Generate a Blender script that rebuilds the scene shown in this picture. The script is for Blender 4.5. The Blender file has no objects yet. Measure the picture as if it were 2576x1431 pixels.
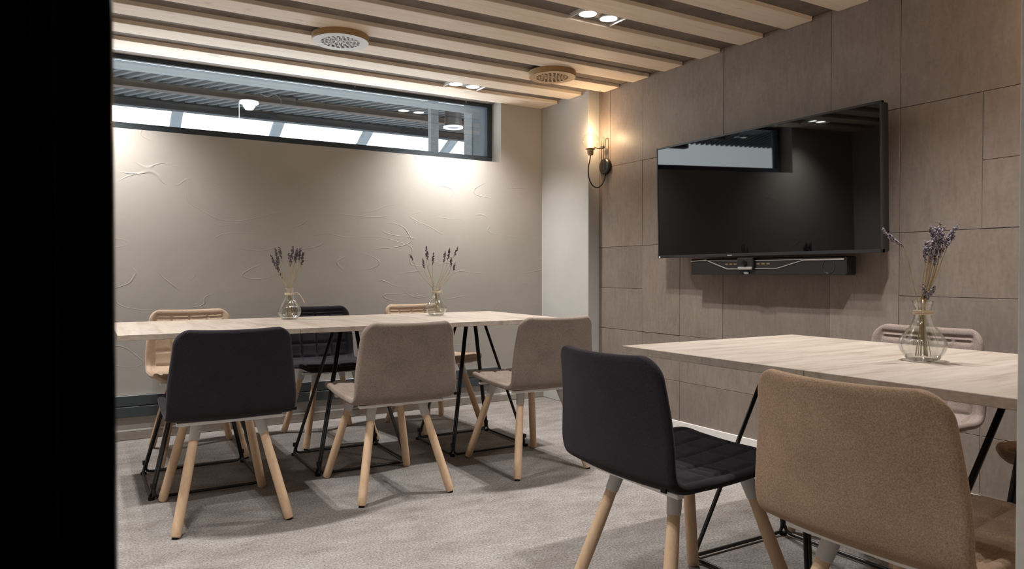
import bpy, bmesh, math, random
from mathutils import Vector, Matrix
random.seed(7)
C = bpy.context.scene.collection
SC = bpy.context.scene

# ------------------------------------------------------------------ camera, world, exposure
cam = bpy.data.cameras.new('camera'); cam_o = bpy.data.objects.new('camera', cam); C.objects.link(cam_o)
cam.sensor_width = 36.0; cam.lens = 36.0 * 1812.0 / 2576.0; cam.clip_start = 0.02
cam_o.location = (0, 0, 1.03)
cam_o.rotation_euler = (math.radians(90 - 0.905), 0, math.radians(-30.8))
cam.dof.use_dof = True; cam.dof.focus_distance = 3.2; cam.dof.aperture_fstop = 11.0
SC.camera = cam_o
w = bpy.data.worlds.new('overcast'); SC.world = w; w.use_nodes = True
bgn = w.node_tree.nodes['Background']; bgn.inputs[0].default_value = (0.97, 0.985, 1.0, 1); bgn.inputs[1].default_value = 6.0
SC.view_settings.view_transform = 'Standard'; SC.view_settings.look = 'None'
SC.view_settings.exposure = 0.24; SC.view_settings.gamma = 1.0; SC.view_settings.use_curve_mapping = False

SPOT_W = 83.0; SPOT_COL = (1.0, 0.98, 0.955); SPOT_DEG = 121; SPOT_BLEND = 1.0
BULB_W = 4.6; BULB_COL = (1.0, 0.70, 0.42)

# ------------------------------------------------------------------ helpers
def obj(name, bm, mat, parent=None, smooth=False, angle=None):
    me = bpy.data.meshes.new(name); bm.normal_update(); bm.to_mesh(me); bm.free()
    return mobj(name, me, mat, parent, smooth, angle)
def mobj(name, me, mat, parent=None, smooth=False, angle=None):
    if mat is not None and not me.materials: me.materials.append(mat)
    if smooth:
        me.polygons.foreach_set('use_smooth', [True] * len(me.polygons))
        if angle: me.set_sharp_from_angle(angle=math.radians(angle))
    o = bpy.data.objects.new(name, me); C.objects.link(o)
    if parent: o.parent = parent
    return o
def tag(o, label=None, cat=None, group=None, kind=None):
    if label: o['label'] = label
    if cat: o['category'] = cat
    if group: o['group'] = group
    if kind: o['kind'] = kind
    return o
def thing(name, label, cat, loc=(0, 0, 0), rz=0.0, group=None):
    o = bpy.data.objects.new(name, None); C.objects.link(o); o.empty_display_size = 0.05
    o.location = loc; o.rotation_euler = (0, 0, rz)
    return tag(o, label, cat, group)
def copy_tree(o, parent=None):
    c = o.copy(); C.objects.link(c); c.parent = parent
    for ch in list(o.children): copy_tree(ch, c)
    return c
def struct(o): o['kind'] = 'structure'; return o
def box(bm, x0, x1, y0, y1, z0, z1, bev=0.0, seg=1):
    m = Matrix.Translation(((x0+x1)/2, (y0+y1)/2, (z0+z1)/2)) @ Matrix.Diagonal((abs(x1-x0), abs(y1-y0), abs(z1-z0), 1))
    r = bmesh.ops.create_cube(bm, size=1.0, matrix=m)
    if bev > 0:
        es = list({e for v in r['verts'] for e in v.link_edges})
        bmesh.ops.bevel(bm, geom=es, offset=bev, segments=seg, affect='EDGES', profile=0.5)
    return bm
def B(*a, **k): return box(bmesh.new(), *a, **k)
def tube(bm, pts, r, seg=8, cap=True):
    pts = [Vector(p) for p in pts]; n = len(pts)
    rs = r if isinstance(r, (list, tuple)) else [r] * n
    T = []
    for i in range(n):
        a = pts[max(i-1, 0)]; b = pts[min(i+1, n-1)]; T.append((b-a).normalized())
    up = Vector((0, 0, 1)) if abs(T[0].z) < 0.9 else Vector((0, 1, 0))
    N = (up - T[0]*up.dot(T[0])).normalized(); rings = []
    for i in range(n):
        N = (N - T[i]*N.dot(T[i])).normalized(); Bn = T[i].cross(N)
        rings.append([bm.verts.new(pts[i] + (N*math.cos(2*math.pi*k/seg) + Bn*math.sin(2*math.pi*k/seg)) * rs[i]) for k in range(seg)])
    for i in range(n-1):
        for k in range(seg):
            bm.faces.new((rings[i][k], rings[i][(k+1) % seg], rings[i+1][(k+1) % seg], rings[i+1][k]))
    if cap:
        bm.faces.new(rings[0][::-1]); bm.faces.new(rings[-1])
    return bm
def lathe(bm, prof, seg=32, close=False, rib=0.0, nrib=0, ribz=None, off=(0, 0, 0)):
    rings = []
    for (r, z) in prof:
        ring = []
        for k in range(seg):
            a = 2*math.pi*k/seg; rr = r
            if rib and ribz and ribz[0] < z < ribz[1]: rr = r*(1 + rib*math.cos(nrib*a)*math.sin(math.pi*(z-ribz[0])/(ribz[1]-ribz[0])))
            ring.append(bm.verts.new((off[0]+rr*math.cos(a), off[1]+rr*math.sin(a), off[2]+z)))
        rings.append(ring)
    m = len(rings)
    for i in range(m if close else m-1):
        A = rings[i]; D = rings[(i+1) % m]
        for k in range(seg):
            bm.faces.new((A[k], A[(k+1) % seg], D[(k+1) % seg], D[k]))
    if not close:
        if prof[0][0] > 1e-6: bm.faces.new(rings[0][::-1])
        if prof[-1][0] > 1e-6: bm.faces.new(rings[-1])
    bmesh.ops.remove_doubles(bm, verts=bm.verts, dist=1e-6)
    bmesh.ops.recalc_face_normals(bm, faces=bm.faces)
    return bm
def smooth_path(ctrl, n=8):
    P = [Vector(p) for p in ctrl]; P = [P[0]*2-P[1]] + P + [P[-1]*2-P[-2]]; out = []
    for i in range(1, len(P)-2):
        for k in range(n):
            t = k/n
            out.append(0.5*((2*P[i]) + (P[i+1]-P[i-1])*t + (2*P[i-1]-5*P[i]+4*P[i+1]-P[i+2])*t*t + (-P[i-1]+3*P[i]-3*P[i+1]+P[i+2])*t**3))
    out.append(P[-2]); return out
def fillet(ctrl, r, n=5):
    P = [Vector(p) for p in ctrl]; out = [P[0]]
    for i in range(1, len(P)-1):
        a = (P[i-1]-P[i]).normalized(); b = (P[i+1]-P[i]).normalized()
        s = P[i]+a*r; e = P[i]+b*r
        for k in range(n+1):
            t = k/n; out.append(s*(1-t)**2 + P[i]*2*t*(1-t) + e*t*t)
    out.append(P[-1]); return out

# ------------------------------------------------------------------ materials
class NT:
    def __init__(s, name):
        s.m = bpy.data.materials.new(name); s.m.use_nodes = True; s.t = s.m.node_tree; s.n = s.t.nodes
        s.p = s.n['Principled BSDF']; s.out = s.n['Material Output']
    def new(s, typ, **kw):
        nd = s.n.new(typ)
        for k, v in kw.items():
            if k.startswith('_'): setattr(nd, k[1:], v)
            else: nd.inputs[k].default_value = v
        return nd
    def link(s, a, b): s.t.links.new(a, b)
    def coords(s, scale=(1, 1, 1), kind='Object', rot=(0, 0, 0), obj_rand=False):
        tc = s.new('ShaderNodeTexCoord'); mp = s.new('ShaderNodeMapping'); mp.inputs['Scale'].default_value = scale; mp.inputs['Rotation'].default_value = rot
        s.link(tc.outputs[kind], mp.inputs[0])
        if obj_rand:
            oi = s.new('ShaderNodeObjectInfo'); mu = s.new('ShaderNodeMath', _operation='MULTIPLY'); mu.inputs[1].default_value = 37.0
            s.link(oi.outputs['Random'], mu.inputs[0]); s.link(mu.outputs[0], mp.inputs['Location'])
        return mp.outputs[0]
    def noise(s, vec, scale, detail=4, rough=0.5, dist=0.0):
        n = s.new('ShaderNodeTexNoise', Scale=scale, Detail=detail, Roughness=rough, Distortion=dist); s.link(vec, n.inputs['Vector']); return n.outputs[0]
    def ramp(s, fac, stops):
        r = s.new('ShaderNodeValToRGB'); el = r.color_ramp.elements
        while len(el) < len(stops): el.new(0.5)
        for e, (p, c) in zip(el, stops): e.position = p; e.color = (*c, 1) if len(c) == 3 else c
        s.link(fac, r.inputs[0]); return r.outputs[0]
    def mix(s, fac, a, b, mode='MIX'):
        m = s.new('ShaderNodeMix', _data_type='RGBA', _blend_type=mode)
        for sock, v in ((m.inputs[0], fac), (m.inputs[6], a), (m.inputs[7], b)):
            if hasattr(v, 'links'): s.link(v, sock)
            elif isinstance(v, (int, float)): sock.default_value = v
            else: sock.default_value = (*v, 1)
        return m.outputs[2]
    def bump(s, h, strength=0.3, dist=0.01, normal=None):
        b = s.new('ShaderNodeBump', Strength=strength, Distance=dist); s.link(h, b.inputs['Height'])
        if normal: s.link(normal, b.inputs['Normal'])
        s.link(b.outputs[0], s.p.inputs['Normal']); return b.outputs[0]
    def set(s, color=None, rough=None, metal=None, spec=None):
        if color is not None:
            if hasattr(color, 'links'): s.link(color, s.p.inputs['Base Color'])
            else: s.p.inputs['Base Color'].default_value = (*color, 1)
        if rough is not None: s.p.inputs['Roughness'].default_value = rough
        if metal is not None: s.p.inputs['Metallic'].default_value = metal
        if spec is not None: s.p.inputs['Specular IOR Level'].default_value = spec
        return s
def plain(name, col, rough=0.5, metal=0.0, spec=None, var=0.08, vs=30.0):
    a = NT(name); v = a.coords(); n = a.noise(v, vs, 3)
    lo = tuple(c*(1-var) for c in col); hi = tuple(min(1, c*(1+var)) for c in col)
    a.set(a.ramp(n, [(0.3, lo), (0.7, hi)]), rough, metal, spec); return a.m
def m_plaster(name, col, k=1.0):
    a = NT(name); v = a.coords(kind='Object')
    big = a.noise(v, 1.6, 5, 0.6, 0.6)
    c = a.ramp(big, [(0.3, tuple(x*0.93 for x in col)), (0.7, tuple(min(1, x*1.05) for x in col))])
    a.set(c, 0.75, 0, 0.25)
    # trowel strokes: thin, nearly straight iso-lines of stretched noises, kept only in patches
    lay = []
    for rot, sc, ms in ((0.55, (0.8, 0.8, 2.4), 2.7), (-0.75, (0.9, 0.9, 2.8), 3.4), (1.25, (0.8, 0.8, 2.2), 2.2)):
        v2 = a.coords(scale=sc, rot=(0, rot, 0))
        st = a.noise(v2, 1.7, 1, 0.3, 0.12)
        fr_ = a.new('ShaderNodeMath', _operation='PINGPONG'); a.link(st, fr_.inputs[0]); fr_.inputs[1].default_value = 0.11
        ln = a.ramp(fr_.outputs[0], [(0.0, (1, 1, 1)), (0.0036, (0, 0, 0))])
        mk = a.ramp(a.noise(v, ms, 1), [(0.55, (0, 0, 0)), (0.68, (1, 1, 1))])
        lay.append(a.mix(1.0, ln, mk, 'MULTIPLY'))
    strokes = a.mix(1.0, a.mix(1.0, lay[0], lay[1], 'ADD'), lay[2], 'ADD')
    v3 = a.coords(scale=(1.6, 1.6, 3.2), rot=(0, 0.6, 0))
    fine = a.noise(v3, 5.0, 6, 0.65, 0.5)
    h = a.mix(0.75, a.mix(0.25, (0.5, 0.5, 0.5), fine), strokes, 'ADD')
    a.bump(h, 0.42*k, 0.006); return a.m
def m_wood(name, cols, axis='X', scale=1.0, rough=0.55, knots=True, rand=True, stretch=14.0, contrast=1.0):
    a = NT(name)
    sc = {'X': (1, stretch, stretch), 'Y': (stretch, 1, stretch), 'Z': (stretch, stretch, 1)}[axis]
    v = a.coords(scale=sc, obj_rand=rand)
    g1 = a.noise(v, 2.2*scale, 6, 0.6, 0.35); g2 = a.noise(v, 9.0*scale, 4, 0.6)
    g = a.mix(0.35, g1, g2)
    c = a.ramp(g, [(0.30, cols[0]), (0.5, cols[1]), (0.72, cols[2])])
    if knots:
        sk = {'X': (1, 2.2, 2.2), 'Y': (2.2, 1, 2.2), 'Z': (2.2, 2.2, 1)}[axis]
        vk = a.coords(scale=sk, obj_rand=rand)
        kn = a.ramp(a.noise(vk, 4.5, 3, 0.55, 0.6), [(0.63, (0, 0, 0)), (0.74, (1, 1, 1))])
        kf = a.mix(0.42, (0, 0, 0), kn, 'MIX')
        c = a.mix(kf, c, tuple(x*0.55 for x in cols[0]))
    a.set(c, rough, 0, 0.35); a.bump(g, 0.12, 0.002); return a.m
def m_panel(name):
    a = NT(name); v = a.coords(kind='Object', scale=(1, 1, 1), obj_rand=True)
    vs = a.coords(scale=(6, 6, 1.2), obj_rand=True)
    g = a.noise(vs, 7.0, 6, 0.6, 0.8); cl = a.noise(v, 3.0, 4, 0.6, 0.5); f = a.noise(v, 60.0, 3)
    mixd = a.mix(0.2, a.mix(0.5, cl, g), f)
    c = a.ramp(mixd, [(0.30, (0.162, 0.126, 0.104)), (0.52, (0.226, 0.183, 0.156)), (0.72, (0.282, 0.232, 0.198))])
    oi = a.new('ShaderNodeObjectInfo'); br = a.ramp(oi.outputs['Random'], [(0, (0.92, 0.92, 0.92)), (1, (1.06, 1.06, 1.06))])
    c = a.mix(1.0, c, br, 'MULTIPLY'); a.set(c, 0.46, 0, 0.4); a.bump(mixd, 0.10, 0.003); return a.m
def m_fabric(name, col, var=0.35):
    a = NT(name); v = a.coords()
    n1 = a.noise(v, 300, 2, 0.75); n2 = a.noise(v, 12, 3)
    lo = tuple(c*(1-var) for c in col); hi = tuple(min(1, c*(1+var)) for c in col)
    c = a.ramp(n1, [(0.36, lo), (0.64, hi)])
    c = a.mix(0.25, c, a.ramp(n2, [(0.3, lo), (0.7, hi)])); a.set(c, 0.95, 0, 0.1)
    a.p.inputs['Sheen Weight'].default_value = 0.35; a.p.inputs['Sheen Roughness'].default_value = 0.5
    a.p.inputs['Sheen Tint'].default_value = (min(1, col[0]*2+.1), min(1, col[1]*2+.1), min(1, col[2]*2+.1), 1)
    a.bump(n1, 0.35, 0.002); return a.m
def m_carpet(name):
    a = NT(name); v = a.coords(); v2 = a.coords(scale=(1, 1.7, 1), rot=(0, 0, 0.3))
    sp = a.noise(v, 125, 3, 0.7); pt = a.noise(v2, 2.3, 6, 0.66, 0.4); pt2 = a.noise(v2, 8.5, 4, 0.6)
    p = a.mix(0.35, pt, pt2)
    c = a.ramp(p, [(0.36, (0.196, 0.172, 0.157)), (0.50, (0.258, 0.235, 0.219)), (0.62, (0.302, 0.280, 0.264))])
    s = a.ramp(sp, [(0.36, (0.62, 0.61, 0.60)), (0.5, (1, 1, 1)), (0.64, (1.32, 1.32, 1.32))])
    c = a.mix(1.0, c, s, 'MULTIPLY'); a.set(c, 1.0, 0, 0.05); a.bump(sp, 0.8, 0.006); return a.m
def m_thin_glass(name, tint=(1, 1, 1), rough=0.0, base=0.04, power=0.9):
    a = NT(name); a.n.remove(a.p)
    tr = a.new('ShaderNodeBsdfTransparent'); tr.inputs[0].default_value = (*tint, 1)
    gl = a.new('ShaderNodeBsdfGlossy'); gl.inputs['Roughness'].default_value = rough
    lw = a.new('ShaderNodeLayerWeight'); lw.inputs['Blend'].default_value = 0.5
    pw = a.new('ShaderNodeMath', _operation='POWER'); a.link(lw.outputs['Facing'], pw.inputs[0]); pw.inputs[1].default_value = 3.0
    mu = a.new('ShaderNodeMath', _operation='MULTIPLY_ADD'); a.link(pw.outputs[0], mu.inputs[0]); mu.inputs[1].default_value = power; mu.inputs[2].default_value = base
    mx = a.new('ShaderNodeMixShader'); a.link(mu.outputs[0], mx.inputs[0]); a.link(tr.outputs[0], mx.inputs[1]); a.link(gl.outputs[0], mx.inputs[2])
    a.link(mx.outputs[0], a.out.inputs[0]); return a.m
def m_emit(name, col, s):
    a = NT(name); a.set((0, 0, 0), 0.5)
    a.p.inputs['Emission Color'].default_value = (*col, 1); a.p.inputs['Emission Strength'].default_value = s; return a.m

M = {}
M['plaster'] = m_plaster('grey_trowelled_plaster', (0.350, 0.325, 0.297))
M['plaster_white'] = m_plaster('white_plaster', (0.47, 0.455, 0.435), 0.35)
M['white'] = plain('white_paint', (0.72, 0.70, 0.67), 0.5, var=0.03)
M['ledge'] = plain('taupe_skirting', (0.30, 0.265, 0.23), 0.6)
M['carpet'] = m_carpet('beige_carpet')
M['board'] = m_wood('pale_pine', [(0.70, 0.57, 0.44), (0.79, 0.67, 0.545), (0.84, 0.74, 0.62)], 'X', 1.0, 0.6)
M['ceil'] = plain('dark_ceiling', (0.17, 0.14, 0.118), 0.8, var=0.25, vs=6)
M['panel'] = m_panel('dark_stained_ply')
M['dark'] = plain('dark_backing', (0.02, 0.018, 0.016), 0.8)
M['oakX'] = m_wood('oak_top_grain_x', [(0.25, 0.192, 0.147), (0.372, 0.314, 0.264), (0.435, 0.384, 0.332)], 'X', 1.0, 0.42, stretch=9)
M['oakY'] = m_wood('oak_top_grain_y', [(0.25, 0.192, 0.147), (0.372, 0.314, 0.264), (0.435, 0.384, 0.332)], 'Y', 1.0, 0.42, stretch=9)
M['leg'] = m_wood('ash_leg', [(0.50, 0.33, 0.20), (0.60, 0.42, 0.275), (0.66, 0.48, 0.33)], 'Z', 1.4, 0.45, knots=False)
M['collar'] = plain('light_grey_plastic', (0.50, 0.485, 0.465), 0.45, var=0.02)
M['wframe'] = plain('white_steel', (0.80, 0.785, 0.76), 0.4, var=0.02)
M['black'] = plain('black_steel', (0.010, 0.010, 0.011), 0.38, 0.0, 0.5)
M['rubber'] = plain('dark_rubber', (0.012, 0.012, 0.012), 0.9, 0.0, 0.1)
M['charcoal'] = m_fabric('charcoal_wool', (0.021, 0.0185, 0.0225), 0.30)
M['taupe'] = m_fabric('taupe_wool', (0.215, 0.172, 0.143), 0.34)
M['tan'] = m_fabric('tan_wool', (0.285, 0.195, 0.132), 0.32)
M['rose'] = m_fabric('rose_taupe_wool', (0.235, 0.185, 0.165), 0.28)
M['camel'] = m_fabric('camel_wool', (0.36, 0.268, 0.198), 0.24)
M['alu'] = plain('blue_grey_aluminium', (0.060, 0.070, 0.078), 0.8, 0.0, 0.08, var=0.05)
M['wdark'] = plain('anthracite_frame', (0.045, 0.054, 0.062), 0.7, 0.0, 0.12)
M['pane'] = m_thin_glass('window_glass', (0.93, 0.96, 0.97), 0.0, 0.04, 0.9)
M['tvbody'] = plain('tv_black_plastic', (0.012, 0.012, 0.013), 0.35)
M['tvframe'] = plain('tv_graphite_edge', (0.030, 0.031, 0.033), 0.30, 0.3)
a = NT('tv_screen'); a.set((0.002, 0.002, 0.0025), 0.02, 0, 0.5); a.p.inputs['IOR'].default_value = 1.48; M['screen'] = a.m
M['silver'] = plain('silver', (0.62, 0.61, 0.60), 0.28, 0.8, var=0.02)
M['brass'] = plain('aged_brass', (0.34, 0.24, 0.13), 0.35, 0.8)
M['cord'] = plain('black_cord', (0.012, 0.011, 0.010), 0.7)
M['globe'] = m_thin_glass('bulb_glass', (0.97, 0.95, 0.91), 0.0, 0.04, 0.55)
M['filament'] = m_emit('glowing_filament', (1.0, 0.80, 0.52), 25.0)
M['lens'] = m_emit('lamp_lens', (1.0, 0.97, 0.92), 30.0)
M['housing'] = plain('grey_lamp_housing', (0.20, 0.19, 0.18), 0.45, 0.2)
M['carafe'] = m_thin_glass('carafe_glass', (0.965, 0.975, 0.965), 0.06, 0.09, 1.0)
M['twine'] = plain('jute_twine', (0.55, 0.45, 0.33), 0.9)
M['stem'] = plain('dry_stem', (0.36, 0.275, 0.13), 0.8, var=0.3)
M['lav_dark'] = plain('dried_lavender_dark', (0.085, 0.068, 0.090), 0.9, var=0.5, vs=200)
a = NT('dried_lavender'); v = a.coords(); n = a.noise(v, 170, 3, 0.7)
a.set(a.ramp(n, [(0.36, (0.035, 0.030, 0.050)), (0.5, (0.19, 0.17, 0.23)), (0.64, (0.50, 0.47, 0.50))]), 0.9, 0, 0.1); M['lav'] = a.m
M['ventwhite'] = plain('white_vent', (0.62, 0.61, 0.60), 0.5, var=0.02)
M['ventwood'] = m_wood('wood_vent', [(0.42, 0.285, 0.17), (0.52, 0.37, 0.235), (0.58, 0.43, 0.285)], 'X', 1.0, 0.5, knots=False)
M['ventside'] = plain('vent_plywood_edge', (0.34, 0.205, 0.085), 0.55)
M['radiator'] = plain('anthracite_radiator', (0.040, 0.050, 0.056), 0.40, var=0.05)
M['lacquer'] = plain('black_lacquer', (0.004, 0.004, 0.005), 0.16, var=0.0)
M['jamb'] = plain('grey_jamb', (0.56, 0.53, 0.49), 0.6)
M['wallleft'] = plain('brown_wall', (0.10, 0.08, 0.068), 0.7)
M['plaster_side'] = m_plaster('pale_plaster', (0.62, 0.575, 0.525), 0.5)
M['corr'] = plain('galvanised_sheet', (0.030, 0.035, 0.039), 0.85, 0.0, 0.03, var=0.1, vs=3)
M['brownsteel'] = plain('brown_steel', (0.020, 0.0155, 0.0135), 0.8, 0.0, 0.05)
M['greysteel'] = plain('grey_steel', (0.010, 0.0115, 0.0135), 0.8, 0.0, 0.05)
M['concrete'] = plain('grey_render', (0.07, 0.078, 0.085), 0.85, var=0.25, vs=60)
M['plastic_white'] = plain('white_plastic', (0.66, 0.67, 0.68), 0.4, var=0.02)

# ------------------------------------------------------------------ the room
W = 3.40; D = 5.038; XL = -1.05; YF = 0.47; ZC = 2.413; ZB = 2.39
floor = struct(obj('floor', B(XL-0.1, W+0.12, -1.6, D+0.1, -0.12, 0.0), M['carpet']))
tag(floor, 'speckled beige and brown loop carpet over the whole floor')
bm = bmesh.new(); box(bm, XL-0.1, W+0.12, -1.6, D+0.26, ZC, ZC+0.1)
ceiling = struct(obj('ceiling', bm, M['ceil'])); tag(ceiling, 'dark ceiling seen between pale pine boards')
for k in range(-6, 9):
    y0 = 2.20 + 0.325*k; y1 = y0 + 0.17
    x1 = 3.286 if y0 > 4.39 else 3.388
    if y0 < YF: continue
    obj('ceiling_board', B(XL+0.005, x1, y0, y1, ZB, ZC+0.004, bev=0.002), M['board'], ceiling)
obj('ceiling_edge_board', B(XL+0.005, 3.286, 4.985, D-0.001, ZB+0.004, ZC+0.004, bev=0.002), M['board'], ceiling)

# back wall with the high strip window opening
OX0, OX1, OZ0, OZ1 = -0.02, 2.90, 1.92, 2.43
bm = bmesh.new()
box(bm, XL-0.1, W+0.1, D, D+0.26, 0, OZ0); box(bm, XL-0.1, OX0, D, D+0.26, OZ0, 2.56)
box(bm, OX1, W+0.1, D, D+0.26, OZ0, 2.56); box(bm, OX0, OX1, D+0.12, D+0.26, OZ1, 2.56)
tag(struct(obj('wall_back', bm, M['plaster'])), 'grey trowelled plaster wall under the strip window')
bm = B(3.29, W, 4.392, D, 0, ZC+0.02, bev=0.004)
tag(struct(obj('wall_corner', bm, M['plaster_white'])), 'white plastered pier in the corner beside the panelled wall')
# panelled wall
wr = struct(obj('wall_right', B(W+0.004, W+0.12, -1.6, D+0.1, 0, ZC+0.04), M['dark'])); tag(wr, 'wall clad in dark stained plywood panels')
T = 2.412
PAN = [(4.26, 4.388, 1.825, T), (3.896, 4.26, 1.825, T), (3.15, 3.896, 1.825, T), (2.41, 3.15, 1.825, T), (2.035, 2.41, 1.825, T), (1.29, 2.035, 1.825, T), (0.52, 1.29, 1.825, T),
 (3.896, 4.388, 1.225, 1.825), (3.523, 3.896, 1.225, 1.825), (2.777, 3.523, 1.225, 1.825), (2.035, 2.777, 1.225, 1.825), (1.663, 2.035, 1.225, 1.825),
 (1.29, 1.663, 1.525, 1.825), (1.29, 1.663, 1.225, 1.525), (0.52, 1.29, 1.225, 1.825),
 (3.896, 4.388, 0.92, 1.225), (3.896, 4.388, 0.617, 0.92), (3.523, 3.896, 0.617, 1.225), (3.15, 3.523, 0.617, 1.225), (2.41, 3.15, 0.617, 1.225), (2.035, 2.41, 0.617, 1.225),
 (1.29, 2.035, 0.92, 1.225), (1.29, 2.035, 0.617, 0.92), (0.52, 1.29, 0.617, 1.225),
 (3.896, 4.388, 0.312, 0.617), (3.523, 3.896, 0.312, 0.617), (2.777, 3.523, 0.312, 0.617), (2.035, 2.777, 0.312, 0.617), (1.663, 2.035, 0.312, 0.617), (0.9, 1.663, 0.312, 0.617), (0.52, 0.9, 0.312, 0.617),
 (3.896, 4.388, 0.05, 0.312), (3.523, 3.896, 0.05, 0.312), (2.777, 3.523, 0.05, 0.312), (2.035, 2.777, 0.05, 0.312), (1.663, 2.035, 0.05, 0.312), (0.9, 1.663, 0.05, 0.312), (0.52, 0.9, 0.05, 0.312)]
for (y0, y1, z0, z1) in PAN:
    dx = random.uniform(0.0, 0.0035)
    cx, cy, cz = W, (y0+y1)/2, (z0+z1)/2; gp = 0.0011
    o = obj('wall_panel', B(-0.006-dx, 0.008, y0-cy+gp, y1-cy-gp, z0-cz+gp, z1-cz-gp, bev=0.0008), M['panel'], wr)
    o.location = (cx, cy, cz)
tag(struct(obj('wall_left', B(XL-0.12, XL, -1.6, D+0.1, 0, ZC+0.04), M['plaster_side'])), 'plain plaster wall on the left')
# front wall with the doorway the photograph is taken through
bm = bmesh.new(); box(bm, XL, -0.42, 0.37, YF, 0, ZC+0.02); box(bm, 1.20, W, 0.37, YF, 0, ZC+0.02); box(bm, -0.42, 1.20, 0.37, YF, 2.30, ZC+0.02)
tag(struct(obj('wall_front', bm, M['plaster_side'])), 'wall with the doorway')
tag(struct(obj('wall_light_block', B(XL-0.1, W+0.1, -1.7, -1.6, 0, ZC+0.1), M['wallleft'])), 'added corridor wall behind the camera, blocking sky light')  # unseen, added to stop sky light flooding in through the doorway
dr = bpy.data.objects.new('door_1', None); C.objects.link(dr); dr.location = (-0.2, 0.45, 0); struct(dr); tag(dr, 'black lacquered door post at the left edge')
def dpart(name, mat, *a, **k):
    o = obj(name, B(*a, **k), mat); o.parent = dr; o.matrix_parent_inverse = Matrix.Translation((0.2, -0.45, 0)); return o
dpart('door_post', M['lacquer'], -0.012, 0.0130, 0.378, 0.465, 0, 2.30, bev=0.003, seg=2)
dpart('door_bead', M['lacquer'], -0.024, -0.012, 0.390, 0.46, 0, 2.30, bev=0.004, seg=2)
dpart('door_stile', M['lacquer'], -0.060, -0.024, 0.382, 0.46, 0, 2.30, bev=0.004, seg=2)
dpart('door_leaf', M['lacquer'], -0.43, -0.060, 0.390, 0.46, 0, 2.30, bev=0.002)
dpart('door_jamb', M['jamb'], 1.051, 1.21, 0.34, 0.470, 0, 2.31, bev=0.001)
dpart('door_head', M['lacquer'], -0.43, 1.21, 0.378, 0.465, 2.28, 2.32)

# skirtings
bm = B(W-0.016, W, 0.52, 4.392, 0.0, 0.050, bev=0.002); tag(struct(obj('baseboard_right', bm, M['white'])), 'low white skirting under the wall panels')
bm = bmesh.new(); box(bm, XL, 3.29, D-0.030, D, 0.0, 0.050, bev=0.004)
tag(struct(obj('baseboard_back', bm, M['ledge'])), 'taupe skirting along the plaster wall')
bm = bmesh.new(); box(bm, XL, 3.29, D-0.016, D, 0.050, 0.062, bev=0.002)
tag(struct(obj('trim_1', bm, M['white'])), 'thin white strip on the taupe skirting')
r = thing('skirting_radiator', 'long low anthracite radiator along the plaster wall behind the chairs', 'radiator', (0.95, D-0.035, 0.143))
for (z0, z1) in ((0.143, 0.209), (0.213, 0.278)):
    o = obj('radiator_panel', B(-1.9, 1.9, -0.012, 0.012, z0-0.143, z1-0.143, bev=0.003), M['radiator'], r)
obj('radiator_back', B(-1.9, 1.9, 0.010, 0.035, 0.010, 0.125), M['silver'], r)

# ------------------------------------------------------------------ window
wn = bpy.data.objects.new('window_1', None); C.objects.link(wn); wn.location = (1.44, 5.19, 1.92); struct(wn); tag(wn, 'long anthracite strip window high in the plaster wall')
def wpart(name, mat, *a, **k):
    o = obj(name, B(*a, **k), mat, wn); o.matrix_parent_inverse = Matrix.Translation((-1.44, -5.19, -1.92)); return o
wpart('window_frame_bottom', M['wdark'], OX0, OX1, 5.185, 5.25, 1.92, 1.985, bev=0.003)
wpart('window_frame_top', M['wdark'], OX0, OX1, 5.185, 5.25, 2.383, 2.412, bev=0.003)
wpart('window_frame_side', M['wdark'], OX0, OX0+0.05, 5.185, 5.25, 1.975, 2.383, bev=0.003)
wpart('window_frame_side', M['wdark'], OX1-0.045, OX1, 5.185, 5.25, 1.975, 2.383, bev=0.003)
wpart('window_pane', M['pane'], OX0+0.05, OX1-0.045, 5.216, 5.222, 1.975, 2.383)
wpart('window_head_flashing', M['alu'], OX0, OX1+0.2, 5.25, 5.53, 2.400, 2.406)
wpart('window_side_flashing', M['alu'], 2.885, 2.893, 5.25, 5.49, 1.90, 2.40)
for x in (1.735, 2.655): wpart('window_screw', M['silver'], x, x+0.008, 5.182, 5.186, 2.403, 2.411); 

# ------------------------------------------------------------------ outside: covered yard with glazed eaves
def ext(name, bm, mat, label, kind='structure', **k):
    o = obj(name, bm, mat, **k); tag(o, label, kind=kind); return o
bm = bmesh.new()     # corrugated sheet, trapezoid ribs running out on the diagonal
pitch, amp, dirv = 0.105, 0.050, Vector((-0.485, 0.875, 0))
vv = []
for i in range(-20, 110):
    for (f, z) in ((0.0, 0.0), (0.36, 0.0), (0.46, amp), (0.90, amp)):
        x = -1.2 + (i+f)*pitch
        vv.append((bm.verts.new(Vector((x, 5.4, 2.70+z))), bm.verts.new(Vector((x, 5.4, 2.70+z))+dirv*3.2)))
for i in range(len(vv)-1): bm.faces.new((vv[i][0], vv[i+1][0], vv[i+1][1], vv[i][1]))
bmesh.ops.bisect_plane(bm, geom=bm.verts[:]+bm.edges[:]+bm.faces[:], plane_co=(0, 5.55, 0), plane_no=(0, -1, 0), clear_outer=True)
bmesh.ops.bisect_plane(bm, geom=bm.verts[:]+bm.edges[:]+bm.faces[:], plane_co=(0, 7.86, 0), plane_no=(0, 1, 0), clear_outer=True)
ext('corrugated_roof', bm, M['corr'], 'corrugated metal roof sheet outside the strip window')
ext('roof_cover', B(-1.3, 5.8, 5.30, 7.9, 2.90, 2.95), M['greysteel'], 'roof deck over the corrugated sheet')
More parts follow.
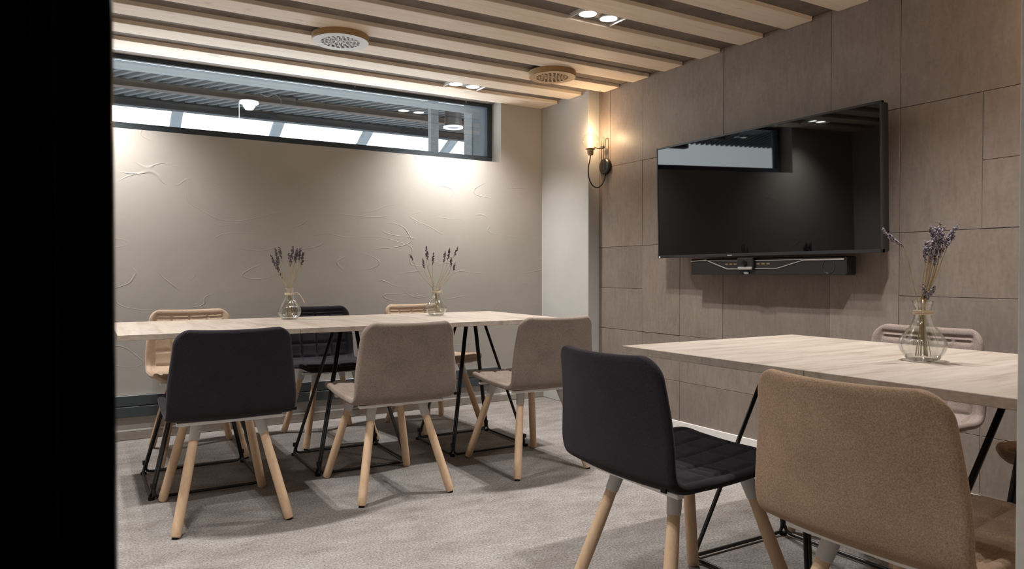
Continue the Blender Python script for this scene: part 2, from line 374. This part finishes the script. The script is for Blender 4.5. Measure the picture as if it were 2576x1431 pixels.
ext('roof_purlin', B(-1.2, 5.6, 7.02, 7.12, 2.635, 2.69, bev=0.004), M['brownsteel'], 'brown steel beam under the corrugated roof')
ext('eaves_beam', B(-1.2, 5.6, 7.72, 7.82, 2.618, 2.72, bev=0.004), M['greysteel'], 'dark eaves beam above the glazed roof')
for x in (-0.16, 0.821, 1.804, 2.786, 3.85, 4.85):
    bm = B(-0.05, 0.05, 0, 3.2, -0.03, 0.03, bev=0.004)
    o = ext('glazing_bar', bm, M['alu'], 'sloping glazing bar of the glass roof outside'); o.location = (x, 7.80, 2.65); o.rotation_euler = (math.radians(-24.6), 0, 0)
    o['group'] = 'glazing bars of the roof outside'
ext('outer_wall_pier', B(2.93, 3.10, 5.60, 5.75, 0.5, 2.9), M['concrete'], 'grey rendered pier outside the window end')
ext('column_reflection', B(2.952, 3.033, 6.50, 6.58, 0.5, 2.70, bev=0.004), M['concrete'], 'grey post standing in for a column reflected in the window')  # solid post in place of a column's reflection in the glass
t = thing('ceiling_downlight', 'black canister downlight with white rim hanging outside the window', 'lamp', (3.19, 6.5, 2.478))
obj('can', lathe(bmesh.new(), [(0.0, 0.20), (0.085, 0.20), (0.085, 0.012), (0.0, 0.012)], 28), M['black'], t, True, 40)
obj('rim', lathe(bmesh.new(), [(0.07, 0.0), (0.098, 0.0), (0.098, 0.014), (0.07, 0.014)], 32, close=True), M['plastic_white'], t, True, 40)
t = thing('sensor_dome', 'white dome sensor hanging under the brown beam outside', 'sensor', (1.351, 7.07, 2.635))
obj('base', lathe(bmesh.new(), [(0.0, 0.0), (0.085, 0.0), (0.085, -0.02), (0.0, -0.02)], 24), M['plastic_white'], t, True, 40)
obj('dome', lathe(bmesh.new(), [(0.055, -0.02), (0.055, -0.045), (0.035, -0.075), (0.0, -0.082)], 24), M['plastic_white'], t, True, 40)
t = thing('junction_box', 'small black box on the brown beam outside', 'box', (1.685, 6.97, 2.662))
obj('case', B(-0.065, 0.065, -0.03, 0.03, -0.045, 0.045, bev=0.006), M['rubber'], t); obj('cable', tube(bmesh.new(), smooth_path([(-0.06, 0, 0.0), (-0.12, 0, 0.05), (-0.19, 0, 0.02), (-0.26, 0, 0.04)], 6), 0.006, 6), M['cord'], t, True)
o = obj('hanging_cable', tube(bmesh.new(), smooth_path([(1.262, 7.07, 2.62), (1.262, 7.065, 2.50), (1.26, 7.06, 2.36), (1.262, 7.06, 2.10)], 5), 0.004, 6), M['collar'], None, True); tag(o, 'thin pale cable hanging below the dome sensor outside', 'cable')

# ------------------------------------------------------------------ ceiling spots
def spot_fixture(x, y, label):
    t = thing('recessed_spotlight', label, 'spotlight', (x, y, ZC), group='recessed twin ceiling spotlights')
    bm = bmesh.new(); box(bm, -0.135, 0.135, -0.070, 0.070, -0.006, 0.0, bev=0.001)
    obj('housing', bm, M['housing'], t)
    for sx in (-1, 1): obj('end_plate', B(sx*0.135-0.003, sx*0.135+0.003, -0.070, 0.070, -0.022, 0.0), M['ventwhite'], t)
    for sx in (-1, 1):
        cx = sx*0.069
        b = obj('bezel', lathe(bmesh.new(), [(0.046, -0.006), (0.052, -0.006), (0.052, -0.013), (0.046, -0.013)], 28, close=True, off=(cx, 0, 0)), M['ventwhite'], t, True, 40)
        ln = obj('lens', lathe(bmesh.new(), [(0.0, -0.0085), (0.046, -0.0085), (0.046, -0.0065), (0.0, -0.0065)], 24, off=(cx, 0, 0)), M['lens'], b)
        la = bpy.data.lights.new('spot_lamp', 'SPOT'); la.energy = SPOT_W; la.color = SPOT_COL; la.spot_size = math.radians(SPOT_DEG); la.spot_blend = SPOT_BLEND; la.shadow_soft_size = 0.025
        lo = bpy.data.objects.new('spot_lamp', la); C.objects.link(lo); lo.parent = t; lo.location = (cx, 0, -0.018)
    return t
for (x, y, lab) in ((2.41, 4.7225, 'twin spotlight recessed between boards close to the plaster wall'), (2.378, 3.088, 'large twin spotlight between ceiling boards near the panelled wall'),
                    (0.0, 4.7225, 'twin spotlight mirrored in the dark screen'), (0.0, 3.0975, 'twin spotlight over the left side of the room'),
                    (2.38, 1.4725, 'twin spotlight above the table by the panelled wall'), (0.0, 1.4725, 'twin spotlight just inside the doorway')):
    spot_fixture(x, y, lab)

# ------------------------------------------------------------------ round ceiling vents
def vent(x, y, face_mat, label):
    R = 0.160
    t = thing('ceiling_vent', label, 'vent', (x, y, ZB), group='round ceiling vents')
    obj('rim', lathe(bmesh.new(), [(R-0.012, 0.0), (R, 0.0), (R, -0.030), (R-0.004, -0.034), (R-0.012, -0.034)], 56, close=True), M['ventside'], t, True, 40)
    bm = bmesh.new()          # perforated face: rings of open slots
    radii = [0.0, 0.012, 0.027, 0.0315, 0.0475, 0.052, 0.068, 0.0725, 0.0885, 0.093, 0.109, 0.158]
    hole = [0, 1, 0, 1, 0, 1, 0, 1, 0, 1, 0]
    cnt = [0, 6, 0, 10, 0, 14, 0, 18, 0, 22, 0]
    seg = 264; z0, z1 = -0.036, -0.030
    vc = {}
    def vtx(i, k, z):
        key = (i, k % seg, z)
        if key not in vc:
            a = 2*math.pi*(k % seg)/seg; vc[key] = bm.verts.new((radii[i]*math.cos(a), radii[i]*math.sin(a), z))
        return vc[key]
    for i in range(len(radii)-1):
        n = cnt[i]
        step = 264//(n*2) if n and 264 % (n*2) == 0 else None
        spans = []
        if not hole[i]:
            spans = [(k*6, k*6+6) for k in range(44)]
        else:
            for q in range(n):
                a0 = int(round(264*q/n + (i % 4)*3)); a1 = int(round(264*(q+0.31)/n + (i % 4)*3)); spans.append((a0, a1))
        for (a0, a1) in spans:
            mids = [a0, (a0+a1)//2, a1] if a1-a0 > 7 else [a0, a1]
            for p, q in zip(mids, mids[1:]):
                for z, flip in ((z0, True), (z1, False)):
                    f = [vtx(i, p, z), vtx(i, q, z), vtx(i+1, q, z), vtx(i+1, p, z)]
                    f = list(dict.fromkeys(f))
                    if i == 0:
                        f = [vtx(0, 0, z), vtx(1, p, z), vtx(1, q, z)]
                    try: bm.faces.new(f[::-1] if flip else f)
                    except ValueError: pass
    obj('perforated_face', bm, face_mat, t)
    obj('dark_core', lathe(bmesh.new(), [(0.0, -0.024), (0.148, -0.024), (0.148, -0.002), (0.0, -0.002)], 40), M['dark'], t)
vent(1.282, 4.0725, M['ventwhite'], 'round vent with white perforated face on the ceiling boards')
vent(2.745, 4.0725, M['ventwood'], 'round vent with pale wood perforated face nearer the corner')

# ------------------------------------------------------------------ television and conference bar
TVX = 3.235
tv = thing('television', 'large black flat television on the dark panelled wall', 'television', (TVX, 2.795, 1.484))
tv.rotation_euler = (0, math.radians(-1.5), 0)
HW, HH = 0.772, 0.357
obj('screen', B(-0.001, 0.004, -HW+0.010, HW-0.010, -HH+0.016, HH-0.010), M['screen'], tv)
fr = bmesh.new()
for a in ((-HW, HW, HH-0.011, HH), (-HW, HW, -HH, -HH+0.017)): box(fr, -0.004, 0.014, a[0], a[1], a[2], a[3], bev=0.0012)
for s in (-1, 1): box(fr, -0.004, 0.014, s*HW-(0.011 if s > 0 else 0), s*HW+(0.011 if s < 0 else 0), -HH, HH, bev=0.0012)
obj('bezel', fr, M['tvframe'], tv)
obj('back_shell', B(0.004, 0.060, -HW+0.004, HW-0.004, -HH+0.004, HH-0.004, bev=0.006), M['tvbody'], tv)
obj('wall_mount', B(0.058, 0.162, -0.22, 0.22, -0.18, 0.18), M['black'], tv)
obj('logo', B(-0.0052, -0.0035, 0.145, 0.180, -HH+0.004, -HH+0.010), M['silver'], tv)
for yy in (HW-0.014, ): obj('corner_sticker', B(-0.0055, -0.0035, yy-0.008, yy+0.004, -HH+0.002, -HH+0.012), M['plastic_white'], tv)
sb = thing('conference_speaker_bar', 'black conference speaker bar mounted under the television', 'speaker', (3.262, 2.76, 1.020))
SL = 0.533
obj('case', B(0.0, 0.085, -SL, SL, 0.0, 0.096, bev=0.006), M['tvbody'], sb)
def strip(pts, w=0.0035): return tube(bmesh.new(), pts, w, 6)
obj('silver_trim', strip([(-0.002, SL-0.005, 0.082), (-0.002, SL-0.13, 0.090), (-0.002, 0.36, 0.074), (-0.002, 0.235, 0.034), (-0.002, 0.155, 0.034)]), M['silver'], sb)
obj('silver_trim', strip([(-0.002, -SL+0.01, 0.078), (-0.002, -0.285, 0.078), (-0.002, -0.12, 0.036), (-0.002, 0.03, 0.036)], 0.0028), M['silver'], sb)
obj('top_trim', strip([(-0.002, SL-0.10, 0.086), (-0.002, 0.155, 0.080)], 0.0025), M['silver'], sb)
obj('top_trim', strip([(-0.002, 0.03, 0.080), (-0.002, -SL+0.01, 0.083)], 0.0025), M['silver'], sb)
obj('camera_block', B(-0.020, 0.006, 0.032, 0.150, 0.030, 0.098, bev=0.006), M['black'], sb)
obj('camera_lens', lathe(bmesh.new(), [(0.0, 0.0), (0.017, 0.0), (0.017, 0.006), (0.0, 0.004)], 20), M['screen'], sb, True, 40).matrix_local = Matrix.Translation((-0.020, 0.09, 0.066)) @ Matrix.Rotation(math.radians(-90), 4, 'Y')
obj('silver_badge', B(-0.024, -0.004, 0.038, 0.140, 0.030, 0.046, bev=0.004), M['silver'], sb)
obj('silver_knob', B(-0.012, 0.0, 0.072, 0.108, 0.004, 0.022, bev=0.006), M['silver'], sb)
for i in range(3):
    obj('indicator', B(-0.0015, 0.0, 0.165+0.032*i, 0.187+0.032*i, 0.058, 0.066), M['brass'], sb)
    obj('indicator', B(-0.0015, 0.0, -0.002-0.034*i, 0.020-0.034*i, 0.058, 0.066), M['brass'], sb)
bm = lathe(bmesh.new(), [(0.034, 0.0), (0.037, 0.0), (0.037, 0.002), (0.034, 0.002)], 32, close=True)
obj('speaker_ring', bm, M['tvframe'], sb, True).matrix_local = Matrix.Translation((0.0, -0.435, 0.044)) @ Matrix.Rotation(math.radians(-90), 4, 'Y')

# ------------------------------------------------------------------ wall lamp
def wall_lamp(SY, label):
    L = thing('wall_lamp', label, 'lamp', (W, SY, 1.83), group='wall lamps on the panelled wall')
    def rel(p): return (p[0]-W, p[1]-SY, p[2]-1.83)
    o = obj('wall_plate', lathe(bmesh.new(), [(0.0, 0.0), (0.054, 0.0), (0.060, 0.004), (0.060, 0.024), (0.052, 0.030), (0.0, 0.030)], 36), M['black'], L, True, 35)
    o.matrix_local = Matrix.Translation((-0.008, 0, 0)) @ Matrix.Rotation(math.radians(-90), 4, 'Y')
    obj('rod', tube(bmesh.new(), [rel(p) for p in fillet([(3.352, SY+0.012, 1.80), (3.352, SY+0.012, 2.045), (3.352, SY-0.014, 2.045), (3.352, SY-0.014, 1.80)], 0.012)], 0.004, 8), M['brass'], L, True)
    obj('arm', tube(bmesh.new(), [rel(p) for p in smooth_path([(3.356, SY, 1.990), (3.348, SY, 1.968), (3.31, SY, 1.960), (3.275, SY, 1.966)], 6)], 0.0045, 8), M['brass'], L, True)
    obj('clamp', B(-0.056, -0.040, -0.020, 0.020, 0.130, 0.152, bev=0.004), M['black'], L)
    BX, BZ = 3.240, 2.005
    sk = obj('socket', lathe(bmesh.new(), [(0.0, -0.102), (0.018, -0.102), (0.022, -0.095), (0.024, -0.062), (0.036, -0.058), (0.036, -0.054), (0.020, -0.052), (0.0, -0.052)], 28, off=rel((BX, SY, BZ))), M['brass'], L, True, 35)
    bl = obj('bulb', lathe(bmesh.new(), [(0.018, -0.060), (0.022, -0.055)] + [(0.064*math.sin(t), -0.064*math.cos(t)) for t in [0.42+(math.pi-0.42)*k/22 for k in range(23)]], 36, off=rel((BX, SY, BZ))), M['globe'], L, True)
    obj('filament', tube(bmesh.new(), [rel((BX, SY, BZ-0.042+0.01*k)) for k in range(9)], [0.004, 0.006, 0.008, 0.0095, 0.010, 0.0095, 0.008, 0.005, 0.002], 10), M['filament'], bl, True)
    obj('cord', tube(bmesh.new(), [rel(p) for p in smooth_path([(BX, SY, 1.905), (3.236, SY, 1.87), (3.222, SY, 1.81), (3.226, SY, 1.74), (3.256, SY, 1.685), (3.303, SY, 1.667), (3.345, SY, 1.69), (3.372, SY, 1.737), (3.385, SY, 1.79)], 6)], 0.0042, 8), M['cord'], L, True)
    pl = bpy.data.lights.new('bulb_light', 'POINT'); pl.energy = BULB_W; pl.color = BULB_COL; pl.shadow_soft_size = 0.012
    po = bpy.data.objects.new('bulb_light', pl); C.objects.link(po); po.parent = L; po.location = rel((BX, SY, BZ+0.052))
wall_lamp(4.30, 'black wall lamp with bare glowing globe bulb beside the pier')
wall_lamp(1.17, 'second wall lamp, hidden by the right jamb, whose glow shows on the panels')

# ------------------------------------------------------------------ tables
def rod_side(cx0, cy0, cx1, cy1, tx0, ty0, tx1, ty1):
    n = Vector((cy1-cy0, -(cx1-cx0), 0)).normalized()*0.0075      # outward
    ax = Vector((cx1-cx0, cy1-cy0, 0)).normalized()*0.0075
    P = [Vector((tx0, ty0, 0.742))+ax, Vector((cx0, cy0, 0.012))+ax, Vector((cx1, cy1, 0.012))-ax, Vector((tx1, ty1, 0.742))-ax]
    return tube(bmesh.new(), fillet(P, 0.035, 4), 0.0070, 7)
BH, TH = 0.245, 0.062
corn = [(-BH, -BH), (BH, -BH), (BH, BH), (-BH, BH)]; top = [(-TH, -TH), (TH, -TH), (TH, TH), (-TH, TH)]
def make_table(grain, sx, sy):
    t = thing('meeting_table', 'x', 'table', group='oak tables on wire pedestals')
    obj('tabletop', B(-sx/2+0.001, sx/2-0.001, -sy/2+0.001, sy/2-0.001, 0.745, 0.770, bev=0.0012), M[grain], t)
    obj('top_plate', B(-0.16, 0.16, -0.16, 0.16, 0.738, 0.745), M['black'], t)
    for i in range(4):
        a, b = corn[i], corn[(i+1) % 4]; c, d = top[i], top[(i+1) % 4]
        obj('wire_leg', rod_side(*a, *b, *c, *d), M['black'], t, True)
    for (x, y) in corn:
        obj('foot', lathe(bmesh.new(), [(0.0, 0.0), (0.014, 0.0), (0.014, 0.012), (0.0, 0.014)], 12, off=(x*0.985, y*0.985, 0)), M['rubber'], t, True, 40)
        obj('corner_clip', B(x*0.965-0.010, x*0.965+0.010, y*0.965-0.010, y*0.965+0.010, 0.050, 0.072, bev=0.002), M['black'], t)
    return t
ta = make_table('oakY', 0.7585, 0.905)
XS = [0.122+0.7585*k for k in range(4)]; YT = 3.875
for k, lab in enumerate(('oak table in the long row, end nearest the black door post', 'middle oak table of the long row by the plaster wall', 'oak table at the corner end of the long row')):
    t = ta if k == 0 else copy_tree(ta)
    t.location = ((XS[k]+XS[k+1])/2, YT, 0); t['label'] = lab
tb = make_table('oakX', 0.925, 0.7585)
for k, lab in enumerate(('oak table end under the television with nothing standing on it', 'oak table by the right jamb bearing a carafe of lavender')):
    t = tb if k == 0 else copy_tree(tb)
    t.location = (2.120, 2.014-0.7585*(k+0.5), 0); t['label'] = lab

# ------------------------------------------------------------------ chairs
PROF = [(-0.336, 0.808), (-0.323, 0.735), (-0.309, 0.655), (-0.295, 0.575), (-0.283, 0.510), (-0.264, 0.470), (-0.222, 0.450), (-0.150, 0.449), (-0.06, 0.450), (0.04, 0.456), (0.14, 0.467), (0.21, 0.472), (0.250, 0.463), (0.268, 0.446)]
def arc_profile():
    pts = smooth_path([(0, y, z) for y, z in PROF], 40)
    acc = [0.0]
    for a, b in zip(pts, pts[1:]): acc.append(acc[-1] + (b-a).length)
    return pts, acc
PP, PA = arc_profile(); PL = PA[-1]
def prof_at(s):
    lo, hi = 0, len(PA)-1
    while hi-lo > 1:
        m = (lo+hi)//2
        if PA[m] <= s: lo = m
        else: hi = m
    t = (s-PA[lo])/max(1e-9, PA[hi]-PA[lo]); p = PP[lo].lerp(PP[hi], t)
    d = (PP[min(lo+6, len(PP)-1)]-PP[max(lo-6, 0)]).normalized()
    n = Vector((0, -d.z, d.y))            # to the sitter's side
    return p, n if n.y > -0.2 and (n.y+n.z) > 0 else -n
S_BACK = 0.350                              # arc length where the backrest turns into the seat
def sm(a, b, x):
    t = max(0, min(1, (x-a)/(b-a))); return t*t*(3-2*t)
def half_w(s):
    w0 = 0.222 + 0.026*sm(0.0, 0.30, s) - 0.006*sm(0.42, PL, s)
    for d, r in ((s, 0.065), (PL-s, 0.085)):
        if d < r: w0 -= r - math.sqrt(max(0, r*r-(r-d)**2))
    return w0
def shell(s0, s1, end0, end1, ns, nv=86):
    ss = []
    for i in range(ns+1):
        t = i/ns
        if end0: t = t**1.5
        if end1: t = 1-(1-t)**1.5
        ss.append(s0+(s1-s0)*t)
    vs = [math.sin(math.pi/2*(2*j/nv-1)) * 0.35 + 0.65*(2*j/nv-1) for j in range(nv+1)]
    bm = bmesh.new(); F = []; Bk = []
    T = 0.0145
    for s in ss:
        p, n = prof_at(s); hw = half_w(s); rf = []; rb = []
        curve = 0.040*(1-sm(0.05, 0.42, s)) + 0.010
        for v in vs:
            x = v*hw
            e = min(hw-abs(x), s if end0 else 9, PL-s if end1 else 9)
            h = T*math.sqrt(max(0, 1-(1-min(e/0.016, 1))**2))
            q = curve*(x/0.245)**2
            # quilting on the sitter's side
            g1 = abs(((x+0.05) % 0.1)-0.05); u = (s-0.055) % 0.095; g2 = min(u, 0.095-u)
            inside = sm(0.030, 0.044, min(hw-abs(x), s, PL-s))
            gx = 1-math.exp(-(g1/0.0075)**2); gs = 1-math.exp(-(g2/0.0075)**2)
            gb = 1-math.exp(-((min(hw-abs(x), s, PL-s)-0.036)/0.007)**2)
            quilt = -0.0085*(1-min(gx if inside > 0.5 else 1, gs if inside > 0.5 else 1, gb))
            base = p + n*q + Vector((x, 0, 0))
            rf.append(bm.verts.new(base + n*(h+quilt*min(1, h/T)))); rb.append(bm.verts.new(base - n*h))
        F.append(rf); Bk.append(rb)
    for i in range(ns):
        for j in range(nv):
            bm.faces.new((F[i][j], F[i+1][j], F[i+1][j+1], F[i][j+1])); bm.faces.new((Bk[i][j], Bk[i][j+1], Bk[i+1][j+1], Bk[i+1][j]))
    for (i, flip) in ((0, 0), (ns, 1)):
        for j in range(nv):
            f = (F[i][j], F[i][j+1], Bk[i][j+1], Bk[i][j]); bm.faces.new(f[::-1] if flip else f)
    for i in range(ns):
        for j, flip in ((0, 1), (nv, 0)):
            f = (F[i][j], F[i+1][j], Bk[i+1][j], Bk[i][j]); bm.faces.new(f[::-1] if flip else f)
    bmesh.ops.remove_doubles(bm, verts=bm.verts, dist=1e-5)
    bmesh.ops.recalc_face_normals(bm, faces=bm.faces)
    return bm
def bm_mesh(name, bm):
    me = bpy.data.meshes.new(name); bm.to_mesh(me); bm.free(); return me
BACK_ME = bm_mesh('backrest', shell(0.0, S_BACK, True, False, 62)); SEAT_ME = bm_mesh('seat', shell(S_BACK-0.002, PL, False, True, 80))
def make_chair(mat):
    t = thing('dining_chair', 'x', 'chair')
    mobj('backrest', BACK_ME.copy(), M[mat], t, True, 60); mobj('seat', SEAT_ME.copy(), M[mat], t, True, 60)
    obj('label_tab', B(0.225, 0.243, -0.292, -0.285, 0.462, 0.474), M['rubber'], t)
    fb = bmesh.new()
    for y in (-0.200, 0.150): box(fb, -0.205, 0.205, y-0.014, y+0.014, 0.423, 0.437, bev=0.002)
    for x in (-0.135, 0.135): box(fb, x-0.014, x+0.014, -0.20, 0.165, 0.421, 0.435, bev=0.002)
    obj('seat_frame', fb, M['wframe'], t)
    for sx in (-1, 1):
        for sy in (-1, 1):
            foot = Vector((sx*0.218, sy*0.268, 0)); hip = Vector((sx*0.120, sy*0.140, 0.43))
            d = hip-foot; p = lambda z: foot + d*(z/0.43)
            lb = tube(bmesh.new(), [p(0.006), p(0.012), p(0.05), p(0.25), p(0.362), p(0.370)], [0.0165, 0.0195, 0.0198, 0.0195, 0.0175, 0.0165], 18)
            lg = obj('leg', lb, M['leg'], t, True, 50)
            obj('collar', tube(bmesh.new(), [p(0.354), p(0.357), p(0.413), p(0.428)], [0.0185, 0.0200, 0.0225, 0.0225], 18), M['collar'], lg, True, 50)
            obj('glide', tube(bmesh.new(), [foot, p(0.008)], [0.012, 0.012], 12), M['rubber'], lg, True, 50)
    return t
CH = {}
def put(mat, x, y, rz, label):
    if mat not in CH: CH[mat] = make_chair(mat); t = CH[mat]
    else: t = copy_tree(CH[mat])
    t.location = (x, y, 0); t.rotation_euler = (0, 0, math.radians(rz)); t['label'] = label; t['group'] = 'upholstered chairs around the oak tables'
put('charcoal', 0.518, 3.318, 0, 'charcoal upholstered chair seen from behind, next to the black door post')
put('taupe', 1.262, 3.312, 0, 'taupe chair seen from behind at the middle of the long table row')
put('taupe', 2.062, 3.310, 0, 'taupe chair seen from behind at the corner end of the long table row')
put('camel', 0.558, 4.450, 180, 'camel coloured quilted chair on the far side of the long table, leftmost')
put('charcoal', 1.325, 4.470, 180, 'charcoal quilted chair on the far side of the long table')
put('camel', 2.045, 4.462, 186, 'camel quilted chair on the far side, behind the second carafe')
put('charcoal', 1.575, 1.625, -90, 'charcoal chair in the foreground at the table under the television')
put('tan', 1.660, 0.938, -90, 'large brown tweed chair in the right foreground, seen from behind')
put('rose', 2.672, 1.665, 90, 'rosy taupe quilted chair between the table and the panelled wall')
put('tan', 2.70, 0.93, 90, 'brown chair at the right jamb, only its seat edge showing')

# ------------------------------------------------------------------ carafes with dried lavender
def carafe(x, y, label, bow):
    t = thing('glass_carafe', label, 'vase', (x, y, 0.7702), group='glass carafes on the tables')
    outer = [(0.0, 0.0), (0.036, 0.0), (0.044, 0.004), (0.058, 0.026), (0.063, 0.044), (0.060, 0.060), (0.047, 0.082), (0.032, 0.105), (0.0235, 0.130), (0.0225, 0.150), (0.026, 0.168), (0.0285, 0.177)]
    inner = [(r-0.0022 if r > 0.01 else 0.0, z) for r, z in outer[::-1]]
    inner = [(r, z) for r, z in inner if z > 0.003] + [(0.036, 0.0045), (0.0, 0.0035)]
    obj('glass_body', lathe(bmesh.new(), outer+inner, 72, rib=0.05, nrib=12, ribz=(0.012, 0.135)), M['carafe'], t, True)
    tw = bmesh.new()
    for k in range(3): tube(tw, [(0.0245*math.cos(a), 0.0245*math.sin(a), 0.139+0.004*k) for a in [2*math.pi*i/24 for i in range(25)]], 0.0022, 6)
    kn = obj('twine', tw, M['twine'], t, True)
    if bow == 'loop': pts = [(-0.022, -0.012, 0.143), (-0.036, -0.020, 0.152), (-0.040, -0.022, 0.170), (-0.030, -0.016, 0.180), (-0.022, -0.012, 0.172), (-0.026, -0.014, 0.158), (-0.020, -0.012, 0.145)]
    elif bow == 'tail': pts = [(0.020, -0.012, 0.146), (0.036, -0.020, 0.150), (0.050, -0.026, 0.138), (0.066, -0.030, 0.112), (0.074, -0.034, 0.090)]
    else: pts = [(0.020, -0.012, 0.146), (0.028, -0.016, 0.152), (0.030, -0.018, 0.140), (0.034, -0.018, 0.126)]
    obj('twine_end', tube(bmesh.new(), smooth_path(pts, 6), 0.0020, 6), M['twine'], kn, True)
    return t
RT = Vector((math.cos(math.radians(30.8)), -math.sin(math.radians(30.8)), 0))   # direction across the view, to lay the stems out
FW = Vector((math.sin(math.radians(30.8)), math.cos(math.radians(30.8)), 0))
ICO = None
def bud(bm, c, r, d):
    M4 = Matrix.Translation(c) @ d.to_track_quat('Z', 'Y').to_matrix().to_4x4() @ Matrix.Diagonal((r, r, r*1.7, 1))
    bmesh.ops.create_icosphere(bm, subdivisions=1, radius=1.0, matrix=M4)
def sprig(base, tip, bend, head, mat, label, group, r0=0.0045, sparse=0.0):
    neck = Vector((base.x, base.y, base.z+0.150)) + RT*random.uniform(-0.012, 0.012) + FW*random.uniform(-0.010, 0.010)
    foot = Vector((base.x, base.y, base.z+0.013)) - (neck-Vector((base.x, base.y, neck.z)))*2.0 + RT*random.uniform(-0.012, 0.012)
    sprig_path([foot, foot.lerp(neck, 0.55), neck, neck.lerp(tip, 0.55) + bend, tip], head, mat, label, group, r0, sparse)
def sprig_path(ctrl, head, mat, label, group, r0, sparse):
    foot = ctrl[0]; t = thing('lavender_sprig', label, 'dried flower', foot, 0, group)
    path = [p-foot for p in smooth_path(ctrl, 7)]
    obj('stem', tube(bmesh.new(), path, 0.0011, 5), M['stem'], t, True)
    acc = [0.0]
    for a, b in zip(path[::-1], path[::-1][1:]): acc.append(acc[-1]+(b-a).length)
    rp = path[::-1]; bm = bmesh.new(); s = 0.0
    while s < head:
        i = max(k for k in range(len(acc)) if acc[k] <= s); i = min(i, len(rp)-2)
        p = rp[i].lerp(rp[i+1], (s-acc[i])/max(1e-6, acc[i+1]-acc[i])); d = (rp[i]-rp[i+1]).normalized()
        f = s/head; rr = r0*(0.55+0.75*math.sin(math.pi*min(1, f*0.9+0.1)))
        for k in range(3):
            if random.random() < sparse*f: continue
            o = Vector((random.gauss(0, 1), random.gauss(0, 1), random.gauss(0, 1))); o = (o-d*o.dot(d)).normalized()
            bud(bm, p+o*rr*0.85+d*random.uniform(-0.003, 0.003), rr*random.uniform(0.5, 0.85), (d+o*0.9).normalized())
        s += r0*1.3
    obj('flower_head', bm, mat, t, True)
def bunch(base, items, mat, label, group, scale, **k):
    """items: (dx, dz) of the tips in px relative to the carafe foot, bend, head length"""
    for (dx, dz, bend, head) in items:
        tip = base + RT*(dx/scale) + Vector((0, 0, dz/scale)) + FW*random.uniform(-0.03, 0.03)
        sprig(base, tip, RT*(bend/scale), head, mat, label, group, **k)
b1 = Vector((0.998, 4.115, 0.7702)); b2 = Vector((1.869, 4.045, 0.7702)); b3 = Vector((2.150, 1.215, 0.7702))
carafe(b1.x, b1.y, 'ribbed glass carafe with loose twine end, by the dark quilted chair', 'tail')
carafe(b2.x, b2.y, 'ribbed glass carafe standing toward the corner end of the long table', 'short')
carafe(b3.x, b3.y, 'large ribbed glass carafe with looped twine, nearest the right jamb', 'loop')
bunch(b1, [(-44, 160, -4, .085), (-38, 178, -3, .10), (-29, 181, 2, .085), (-4, 166, 1, .06), (12, 182, 0, .09), (22, 176, 2, .08), (28, 178, 5, .08), (32, 168, 8, .09), (15, 170, 0, .07), (-33, 150, -6, .12), (8, 160, 0, .07)], M['lav_dark'],
      'dark dried lavender sprig in the carafe with the loose twine end', 'lavender in the first carafe', 446.0, r0=0.0042, sparse=0.5)
bunch(b2, [(-66, 152, -8, .04), (-34, 142, -8, .07), (-26, 173, -8, .085), (-6, 157, -4, .085), (22, 160, 4, .07), (34, 168, 4, .08), (54, 170, 2, .07), (46, 128, 10, .05), (38, 145, 12, .06), (-22, 160, -4, .06)], M['lav_dark'],
      'thin dark dried lavender sprig spreading from the carafe near the corner', 'lavender in the second carafe', 408.0, r0=0.0038, sparse=0.6)
def sprig_px(base, ox, oy, pts, head, mat, label, group, scale, r0):
    """pts: outline of one sprig in photo pixels around the carafe foot, laid out in the plane through the carafe"""
    dep = FW*random.uniform(-0.022, 0.022); W3 = []
    for i, (px, py) in enumerate(pts):
        W3.append(base + RT*((px-ox)/scale) + Vector((0, 0, (oy-py)/scale)) + dep*(i/max(1, len(pts)-1)) + FW*random.uniform(-0.004, 0.004))
    foot = base + Vector((0, 0, 0.013)) + RT*random.uniform(-0.022, 0.022) + FW*random.uniform(-0.016, 0.016)
    sprig_path([foot]+W3, head, mat, label, group, r0, 0.15)
LB = 'pale dried lavender sprig in the carafe with looped twine'; LG = 'lavender in the third carafe'
HEADS = [((2322, 662), (2326, 610)), ((2330, 657), (2339, 606)), ((2336, 642), (2346, 588)), ((2345, 652), (2354, 574)), ((2352, 634), (2366, 562)), ((2360, 640), (2379, 572)), ((2364, 622), (2398, 567)),
         ((2352, 618), (2342, 569)), ((2370, 628), (2388, 586)), ((2327, 642), (2321, 610)), ((2346, 672), (2352, 628)), ((2338, 668), (2334, 622)), ((2356, 655), (2370, 600))]
for (hb, ht) in HEADS:
    nk = (2321+(hb[0]-2345)*0.22, 764)
    L_ = math.hypot(ht[0]-hb[0], ht[1]-hb[1])/838.0
    sprig_px(b3, 2320, 905, [nk, ((nk[0]+hb[0])/2+(hb[0]-2345)*0.08, (nk[1]+hb[1])/2), hb, ht], L_, M['lav'], LB, LG, 838.0, 0.0036)
sprig_px(b3, 2320, 905, [(2308, 764), (2297, 716), (2279, 632), (2252, 604), (2225, 577)], 0.082, M['lav'], 'lone lavender sprig leaning far out toward the television from its carafe', LG, 838.0, 0.0036)
for (x, y) in ((2318, 722), (2336, 712), (2344, 722), (2325, 735)):
    sprig_px(b3, 2320, 905, [(2321, 764), ((2321+x)/2, (764+y)/2), (x, y)], 0.030, M['lav'], 'short lavender sprig just above the rim of the carafe with looped twine', LG, 838.0, 0.0036)
